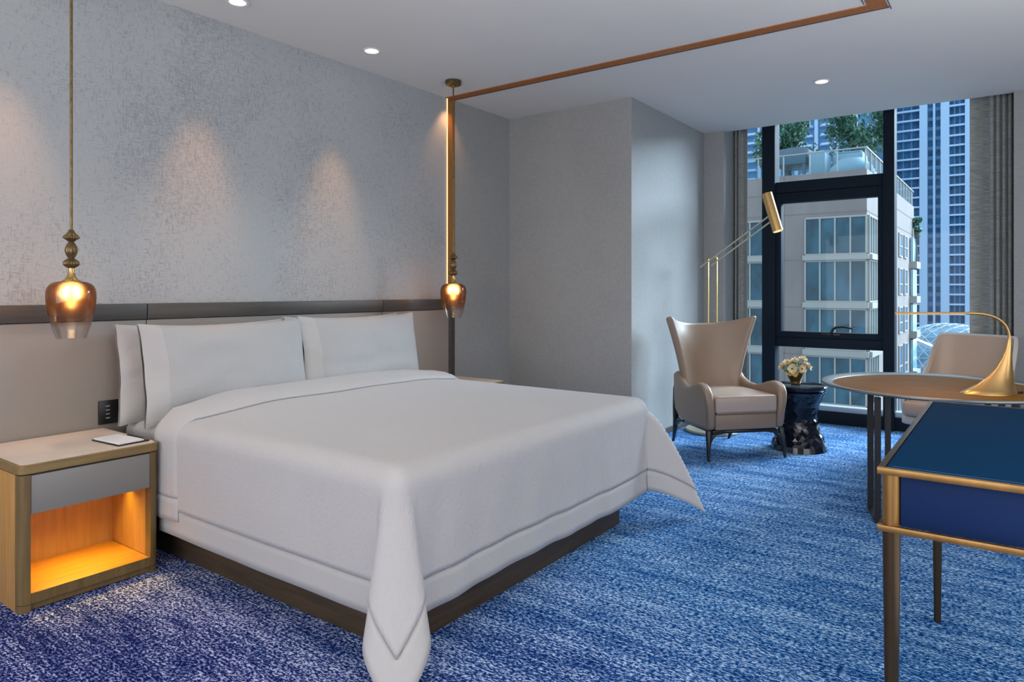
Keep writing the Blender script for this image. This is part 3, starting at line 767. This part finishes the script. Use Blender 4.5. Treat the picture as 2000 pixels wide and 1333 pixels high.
lamp('desk_lamp_light', 'AREA', LP+Rt*lx(1817)+Vector((0, 0, .7485+.455)), LP+Rt*lx(1817)+Vector((0, 0, .7)), 1.0, (1.0, .56, .20), shape='RECTANGLE', size=.38, size_y=.012).rotation_euler = (0, 0, math.atan2(Rt.y, Rt.x))

# desk chair: moulded tub on a dark pedestal
dcx, dcy = 6.58, .40; fwd = math.atan2(.40, -.917)
dc = thing('desk_chair', 'pale upholstered tub desk chair behind the round table', 'chair', (dcx, dcy, 0), fwd - PI/2)
def tub(th, v, off):
    # th from -1..1 wraps round the back (0 = back centre), +y is forward
    a = th*math.radians(128)
    c_, s_ = math.cos(a), math.sin(a)
    ex = .5
    hx, hy = .315, .29
    x = hx*math.copysign(abs(s_)**ex, s_)
    y = -hy*math.copysign(abs(c_)**ex, c_)
    at = abs(th)
    top = .985 - .36*sstep((at-.34)/.36) - .06*sstep((at-.75)/.25)
    z = .262 + (top-.262)*v
    fl_ = .02 + .085*max(0, z-.35)/.6
    nrm = Vector((x/hx, y/hy, 0)); nrm.normalize()
    k = 1 + fl_/.3
    y2 = y*k - .05*max(0, z-.5)*(1 if y < 0 else 0)*(1-at)
    x2 = x*(1 + (fl_*.35)/.3 )
    return Vector((x2, y2, z)) - nrm*off
ths = lin(-1, 1, 60); vv = lin(0, 1, 14)
obj('outer_shell', grid(lambda a, b_: tub(a, b_, 0), ths, vv), 'shell_pale', dc, mods=[('SOLIDIFY', dict(thickness=.034, offset=-1)), ('BEVEL', dict(width=.012, segments=3, limit_method='ANGLE', angle_limit=math.radians(50)))])
obj('inner_upholstery', grid(lambda a, b_: tub(a*.97, .2+.785*b_, .050), ths, vv), 'shell_inner', dc, mods=[('SOLIDIFY', dict(thickness=.022, offset=0)), ('BEVEL', dict(width=.008, segments=3, limit_method='ANGLE', angle_limit=math.radians(50)))])
obj('seat_cushion', Box(-.262, .262, -.235, .30, .335, .455, bev=.035, seg=4), 'shell_inner', dc)
obj('seat_pan', Box(-.27, .27, -.25, .27, .262, .332, bev=.02, seg=3), 'shell_pale', dc)
obj('pedestal', Lathe([(0, 0), (.24, 0), (.245, .012), (.06, .03), (.03, .05), (.03, .26), (0, .26)], 40), 'black_metal', dc)

# ------------------------------------------------------------------ blue console with brass edges
cx0, cx1, cy1, cy0 = 1.992, 3.325, .290, -.36
cs = thing('blue_console', 'blue leather topped console with brass edges and legs in the foreground', 'console table', (0, 0, 0))
obj('top_panel', Box(cx0+.018, cx1-.018, cy0+.018, cy1-.018, .884, .8945, bev=.002), 'blue_leather', cs)
bm = NB(); box(bm, cx0+.034, cx0+.0365, cy0+.03, cy1-.03, .8946, .8950); obj('stitch_line', bm, 'stitch_blue', cs, False)
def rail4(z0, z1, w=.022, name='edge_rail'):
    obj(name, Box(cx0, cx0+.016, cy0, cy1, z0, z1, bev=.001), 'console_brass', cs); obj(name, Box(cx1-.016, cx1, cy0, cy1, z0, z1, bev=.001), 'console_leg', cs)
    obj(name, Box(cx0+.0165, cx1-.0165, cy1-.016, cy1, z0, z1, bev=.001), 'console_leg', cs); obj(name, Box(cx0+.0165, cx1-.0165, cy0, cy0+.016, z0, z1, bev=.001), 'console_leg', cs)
rail4(.878, .8955)
rail4(.732, .748)
obj('drawer_front', Box(cx0+.014, cx0+.03, cy0+.05, cy1-.052, .7485, .8775, bev=.001), 'blue_drawer', cs)
obj('case', Box(cx0+.031, cx1-.02, cy0+.025, cy1-.025, .7485, .8775), 'blue_drawer', cs, False)
for (x, y) in ((cx0+.026, cy1-.030), (cx1-.026, cy1-.030), (cx0+.026, cy0+.030), (cx1-.026, cy0+.030)):
    bm = NB(); tube(bm, [(x, y, .0), (x, y, .731)], [.0125, .0215], 20); lg = obj('leg', bm, 'console_leg', cs)
    obj('post', Tube([(x, y, .7485), (x, y, .8775)], .0215, 20), 'console_brass', cs)

# ------------------------------------------------------------------ curtains
def curtain(y0, y1, folds, amp, x, seed, label, wide=None):
    def f(u, v):
        z = .012 + v*3.18
        a = amp*(1+.25*math.sin(seed+3*v))
        ph_ = 2*PI*folds*u + .35*math.sin(2.1*v*PI*.5+seed)
        if wide:   # a broad flat return on the window side, tight folds behind it
            if u > wide: uu = (u-wide)/(1-wide); return Vector((x+.10-.05*uu + .012*math.sin(uu*PI*1.5+.4), y0+(y1-y0)*u, z))
            ph_ = 2*PI*folds*u/wide
        return Vector((x + a*math.sin(ph_) + (.055 if wide else 0), max(.0173, y0+(y1-y0)*u + .010*(math.cos(ph_)-1)*min(1, u*6+.2)) if wide and y0 < 1 else y0+(y1-y0)*u + .010*math.cos(ph_), z))
    o_ = obj('curtain', grid(f, lin(0, 1, int(folds*22)+40), lin(0, 1, 16)), 'curtain_fabric', None, angle=80, mods=[('SOLIDIFY', dict(thickness=.004, offset=0))])
    tag(o_, label, 'curtain', 'grey floor length curtains either side of the window')
curtain(.0175, .335, 4, .075, 7.32, .6, 'grey pleated curtain on the right side of the window', wide=.55)
curtain(2.452, 2.305, 2, .045, 7.36, 2.0, 'grey pleated curtain on the left side of the window, behind the floor lamp', wide=.5)

# ------------------------------------------------------------------ outside
# neighbouring apartment block, facade at x=48, corner at y=7.55
nb = thing('apartment_block', 'beige concrete apartment block with bay windows across the street', 'building', (48, 7.55, 0))
obj('wall', Box(0, 24.5, 0, 26, -16, 9.0), 'concrete_warm', nb, False)
for z in (7.75, 6.35): obj('wall_joint', Box(-.02, 24.6, -.02, 26, z, z+.06), 'concrete_joint', nb, False)
for y in (4.95, 9.0): obj('wall_joint', Box(-.02, 0, y, y+.05, -16, 9.0), 'concrete_joint', nb, False)
for y in (3.95,):
    for z in (3.3, .2, -2.9): obj('wall_joint', Box(-.02, 0, y, 5.0, z+.05, z+.10), 'concrete_joint', nb, False)
zf = [(6.1, 3.66), (3.30, .62), (.22, -2.46), (-2.86, -5.95), (-6.6, -9.6)]
def ext_window(y0, y1, zt, zb, nm, par=nb, glass='ext_glass'):
    f = NB(); w = .10; step = (y1-y0)/nm
    box(f, -.16, .02, y0, y1, zt-.10, zt+.02); box(f, -.16, .02, y0, y1, zb-.02, zb+.08)
    for i in range(nm+1): box(f, -.16, .02, y0+i*step-w/2, y0+i*step+w/2, zb+.085, zt-.105)
    fo = obj('window', f, 'frame_white', par, False)
    obj('pane', Box(-.06, -.05, y0+.02, y1-.02, zb+.085, zt-.105), glass, fo, False)
for zt, zb in zf:
    ext_window(.02, 3.62, zt, zb, 4); ext_window(6.3, 9.9, zt, zb, 4)
for i in range(len(zf)-1):
    z1, z0_ = zf[i][1]-.02, zf[i+1][0]+.02
    for y0, y1 in ((-.15, 3.75), (6.2, 10.0)): obj('spandrel', Box(-.32, -.001, y0, y1, z0_, z1), 'frame_white', nb, False)
    obj('spandrel', Box(.0, 3.9, -.32, -.001, z0_, z1), 'frame_white', nb, False)
# side face windows
for zt, zb in zf:
    f = NB(); box(f, .1, 3.8, -.16, .0, zt-.08, zt); box(f, .1, 3.8, -.16, .0, zb, zb+.08)
    for i in range(5): box(f, .1+i*.9, .2+i*.9, -.16, 0, zb+.081, zt-.081)
    fo = obj('window', f, 'frame_white', nb, False); obj('pane', Box(.12, 3.78, -.06, -.05, zb+.085, zt-.085), 'ext_glass_bright', fo, False)
    for x0 in (14.2, 17.3):
        f = NB(); box(f, x0, x0+1.9, -.1, 0, zb+.4, zb+.5); box(f, x0, x0+1.9, -.1, 0, zt-.25, zt-.15)
        box(f, x0, x0+.12, -.1, 0, zb+.5, zt-.25); box(f, x0+1.78, x0+1.9, -.1, 0, zb+.5, zt-.25); box(f, x0+.1, x0+1.8, -.1, 0, zb+1.2, zb+1.3)
        fo = obj('window', f, 'frame_white', nb, False); obj('pane', Box(x0+.1, x0+1.8, -.05, -.04, zb+.5, zt-.25), 'tower_deep', fo, False)
    obj('balcony', Box(21.5, 24.4, -.55, -.001, zb-.35, zb+.25), 'frame_white', nb, False)
    obj('pane', Box(21.5, 24.4, -.25, -.05, zb+.26, zt-.1), 'ext_glass_bright', nb, False)
# roof railing
rg = NB(); box(rg, .05, .09, .05, 26, 9.02, 10.3); box(rg, .05, 24.4, .05, .09, 9.02, 10.3); obj('railing_glass', rg, 'rail_glass', nb, False)
for i in range(10): obj('railing_post', Box(.02, .12, .05+i*1.65, .12+i*1.65, 9.0, 10.35), 'frame_white', nb, False)
for i in range(1, 14): obj('railing_post', Box(.05+i*1.75, .12+i*1.75, .02, .12, 9.0, 10.35), 'frame_white', nb, False)
hr = NB(); box(hr, .0, .12, .0, 26, 10.32, 10.40); box(hr, .13, 24.5, .0, .12, 10.32, 10.40); obj('handrail', hr, 'frame_white', nb, False)
# roof plant
RZ = 9.0
def roof_unit(x, y, w, d, h, label, mat='roof_unit', kind=0):
    t = thing('rooftop_unit', label, 'ventilation unit', (x, y, RZ), 0, 'plant on the neighbouring roof')
    if kind == 0:
        obj('casing', Box(0, d, -w/2, w/2, 0, h, bev=.12), mat, t); obj('cap', Box(.1, d-.1, -w/2+.1, w/2-.1, h+.01, h+.12, bev=.05), mat, t)
    elif kind == 1:
        obj('casing', Lathe([(w/2, 0), (w/2, h*.35), (w/2*.92, h*.55), (w/2*.6, h*.9), (w/2*.5, h), (0, h)], 28, c=(1, 0, 0)), mat, t)
        obj('base_ring', Lathe([(w/2*1.05, 0), (w/2*1.05, .25), (w/2, .26)], 28, c=(1, 0, 0)), 'roof_unit_dark', t)
    else:
        obj('fan_deck', Box(0, d, -w/2, w/2, h*.55, h, bev=.05), mat, t)
        for sx_ in (.1, d-.3):
            for sy_ in (-w/2+.05, w/2-.25): obj('strut', Box(sx_, sx_+.2, sy_, sy_+.2, 0, h*.55-.001), mat, t, False)
        obj('fan', Lathe([(0, h+.02), (w*.3, h+.02), (w*.3, h+.22), (w*.27, h+.22)], 20, c=(d/2, 0, 0)), 'roof_unit_dark', t)
roof_unit(52, 13.2, 2.2, 3, 2.6, 'dark framed cooling unit behind the left part of the roof railing', 'roof_unit_dark', 2)
roof_unit(52, 11.35, 1.1, 2, 2.1, 'narrow pale upright unit in the middle of the roof railing', 'roof_unit', 0)
roof_unit(54, 9.75, 2.0, 2, 2.2, 'tall pale box unit behind the domed unit on the roof', 'roof_unit', 0)
roof_unit(50.6, 9.05, 2.9, 2, 1.3, 'wide round pale unit on the roof nearest the building corner', 'roof_unit', 1)

def tree(x, y, z, h, r, label, seed, n=1700, leaf=.24):
    rr = random.Random(seed); t = thing('tree', label, 'tree', (x, y, z), 0)
    bm = NB(); tube(bm, [(0, 0, 0), (.05, .05, h*.4), (.1, -.05, h*.7)], [.16, .11, .05], 8)
    for k in range(6):
        a = rr.uniform(0, 6.28); tube(bm, [(.05, .03, h*rr.uniform(.25, .5)), (math.cos(a)*r*.6, math.sin(a)*r*.6, h*rr.uniform(.6, .85))], [.06, .02], 6)
    obj('trunk', bm, 'tree_bark', t)
    bm = NB(); blobs = [(Vector((rr.uniform(-.6, .6)*r, rr.uniform(-.6, .6)*r, h*rr.uniform(.42, .92))), r*rr.uniform(.3, .5)) for _ in range(16)]
    for i in range(n):
        c_, br = rr.choice(blobs); d = Vector((rr.gauss(0, 1), rr.gauss(0, 1), rr.gauss(0, 1))).normalized(); p = c_ + d*br*rr.uniform(.5, 1.05)
        q = Vector((rr.gauss(0, 1), rr.gauss(0, 1), rr.gauss(0, 1))).normalized(); s_, u_ = frame_of(q); L = leaf*rr.uniform(.6, 1.2)
        bm.faces.new([bm.verts.new(p + q*L*a + s_*L*.45*b_) for a, b_ in ((-1, 0), (0, -1), (1, 0), (0, 1))])
    obj('crown', bm, 'tree_leaf', t, False)
tree(57, 16.1, 9.0, 6.6, 2.0, 'green rooftop tree seen left of the dark window mullion', 11)
tree(55, 13.9, 9.0, 6.4, 1.9, 'green rooftop tree at the upper left of the middle window pane', 12)
tree(56, 9.6, 9.0, 6.6, 2.2, 'broad green rooftop tree above the round roof unit', 13)
tree(58, 7.9+1.0, 9.0, 6.2, 1.9, 'green rooftop tree at the roof corner next to the right mullion', 14, 1300)
tree(71.9, 7.28, 3.92, 4.3, .45, 'small green shrub on the balcony at the far edge of the apartment block', 15, 420, .22)
tree(80, 12.6, -15, 9.0, 3.2, 'green street tree between the block and the dome', 16, 1200, .5)

# tower on the right
tw = thing('residential_tower', 'tall blue residential tower with balconies at the right of the window', 'tower', (200, 0, 0))
obj('wall', Box(.0, 20, 9.2, 33, -30, 62), 'tower_blue', tw, False)
for y0, y1 in ((17.8, 19.5), (13.2, 15.0), (8.9, 10.0), (16.15, 16.6), (24.9, 25.4)): obj('pilaster', Box(-1.2, -.001, y0, y1, -30, 62), 'tower_pale', tw, False)
FHt = 2.42
z = -24.0; fi = 0
while z < 60:
    for (y0, y1) in ((10.0, 13.2), (19.5, 24.9)):
        obj('balcony', Box(-1.1, -.001, y0+.02, y1-.02, z, z+.42), 'slab_pale', tw, False)
    for (y0, y1) in ((15.05, 16.1), (16.65, 17.75)):
        obj('window', Box(-.25, -.001, y0+.12, y1-.1, z+.75, z+2.15), 'tower_deep', tw, False)
    z += FHt; fi += 1
for (y0, y1) in ((10.0, 13.2), (19.5, 24.9)):
    for k in range(3):
        w_ = (y1-y0)/3; obj('glazing', Box(-.12, -.001, y0+k*w_+.2, y0+(k+1)*w_-.15, -28, 60), 'tower_deep', tw, False)
# tower behind the roof
t2 = thing('balcony_tower', 'pale tower with stacked balconies behind the roof terrace', 'tower', (180, 0, 0))
obj('wall', Box(0, 17, 30, 80, -30, 55), 'tower_blue', t2, False)
for y0 in (30.2, 34.4, 38.9, 43.5, 47.6, 52.5, 58, 64, 70): obj('pilaster', Box(-.8, -.001, y0, y0+.8, -30, 55), 'tower_pale', t2, False)
z = 18.0
while z < 52:
    for (y0, y1) in ((35.6, 38.7), (39.9, 43.3), (44.6, 47.5), (48.6, 52.3), (53.4, 57.8)):
        b_ = NB(); prism(b_, [(-.01, y0), (-.01, y1), (-1.8, y1-.8), (-1.8, y0+.2)], z, z+.5, 'z'); obj('balcony', b_, 'slab_pale', t2, False)
    obj('window', Box(-.2, -.001, 31.3, 34.1, z+.8, z+1.9), 'tower_deep', t2, False)
    z += 2.3
# glass dome and low building
dm = thing('glass_dome', 'latticed glass dome beyond the street, right of the apartment block', 'dome', (118, 8.0, -12.6))
bm = NB(); bmesh.ops.create_icosphere(bm, subdivisions=4, radius=10.0)
for v in bm.verts: v.co.z *= .92
bmesh.ops.delete(bm, geom=[v for v in bm.verts if v.co.z < -1.5], context='VERTS')
bm2 = bm.copy(); obj('glass', bm2, 'dome_glass', dm, False)
obj('lattice', bm, 'dome_frame', dm, False, mods=[('WIREFRAME', dict(thickness=.13, use_replace=True)), ])
lb = thing('low_building', 'low white building with sloping canopy in front of the dome', 'building', (98, 6.0, -16))
obj('wall', Box(0, 6, -8, 5.4, 0, 6.5), 'tower_blue', lb, False)
obj('canopy', Box(-2.5, .0, -6, 5.8, 0, .35, mx=Matrix.Translation((0, 0, 9.4)) @ Matrix.Rotation(math.radians(24), 4, 'X')), 'dome_frame', lb, False)
for k in range(3): obj('floor_slab', Box(-1.2, -.001, -8, 5.4, 2.0*k+1.4, 2.0*k+2.0), 'frame_white', lb, False)
for k in range(4): obj('window', Box(-.3, -.001, -6+k*2.8, -3.9+k*2.8, 4.2, 5.2), 'ext_glass_bright', lb, False)
tag(obj('street_ground', Box(9, 420, -120, 200, -16.6, -16.05), 'street', None, False), kind='structure')
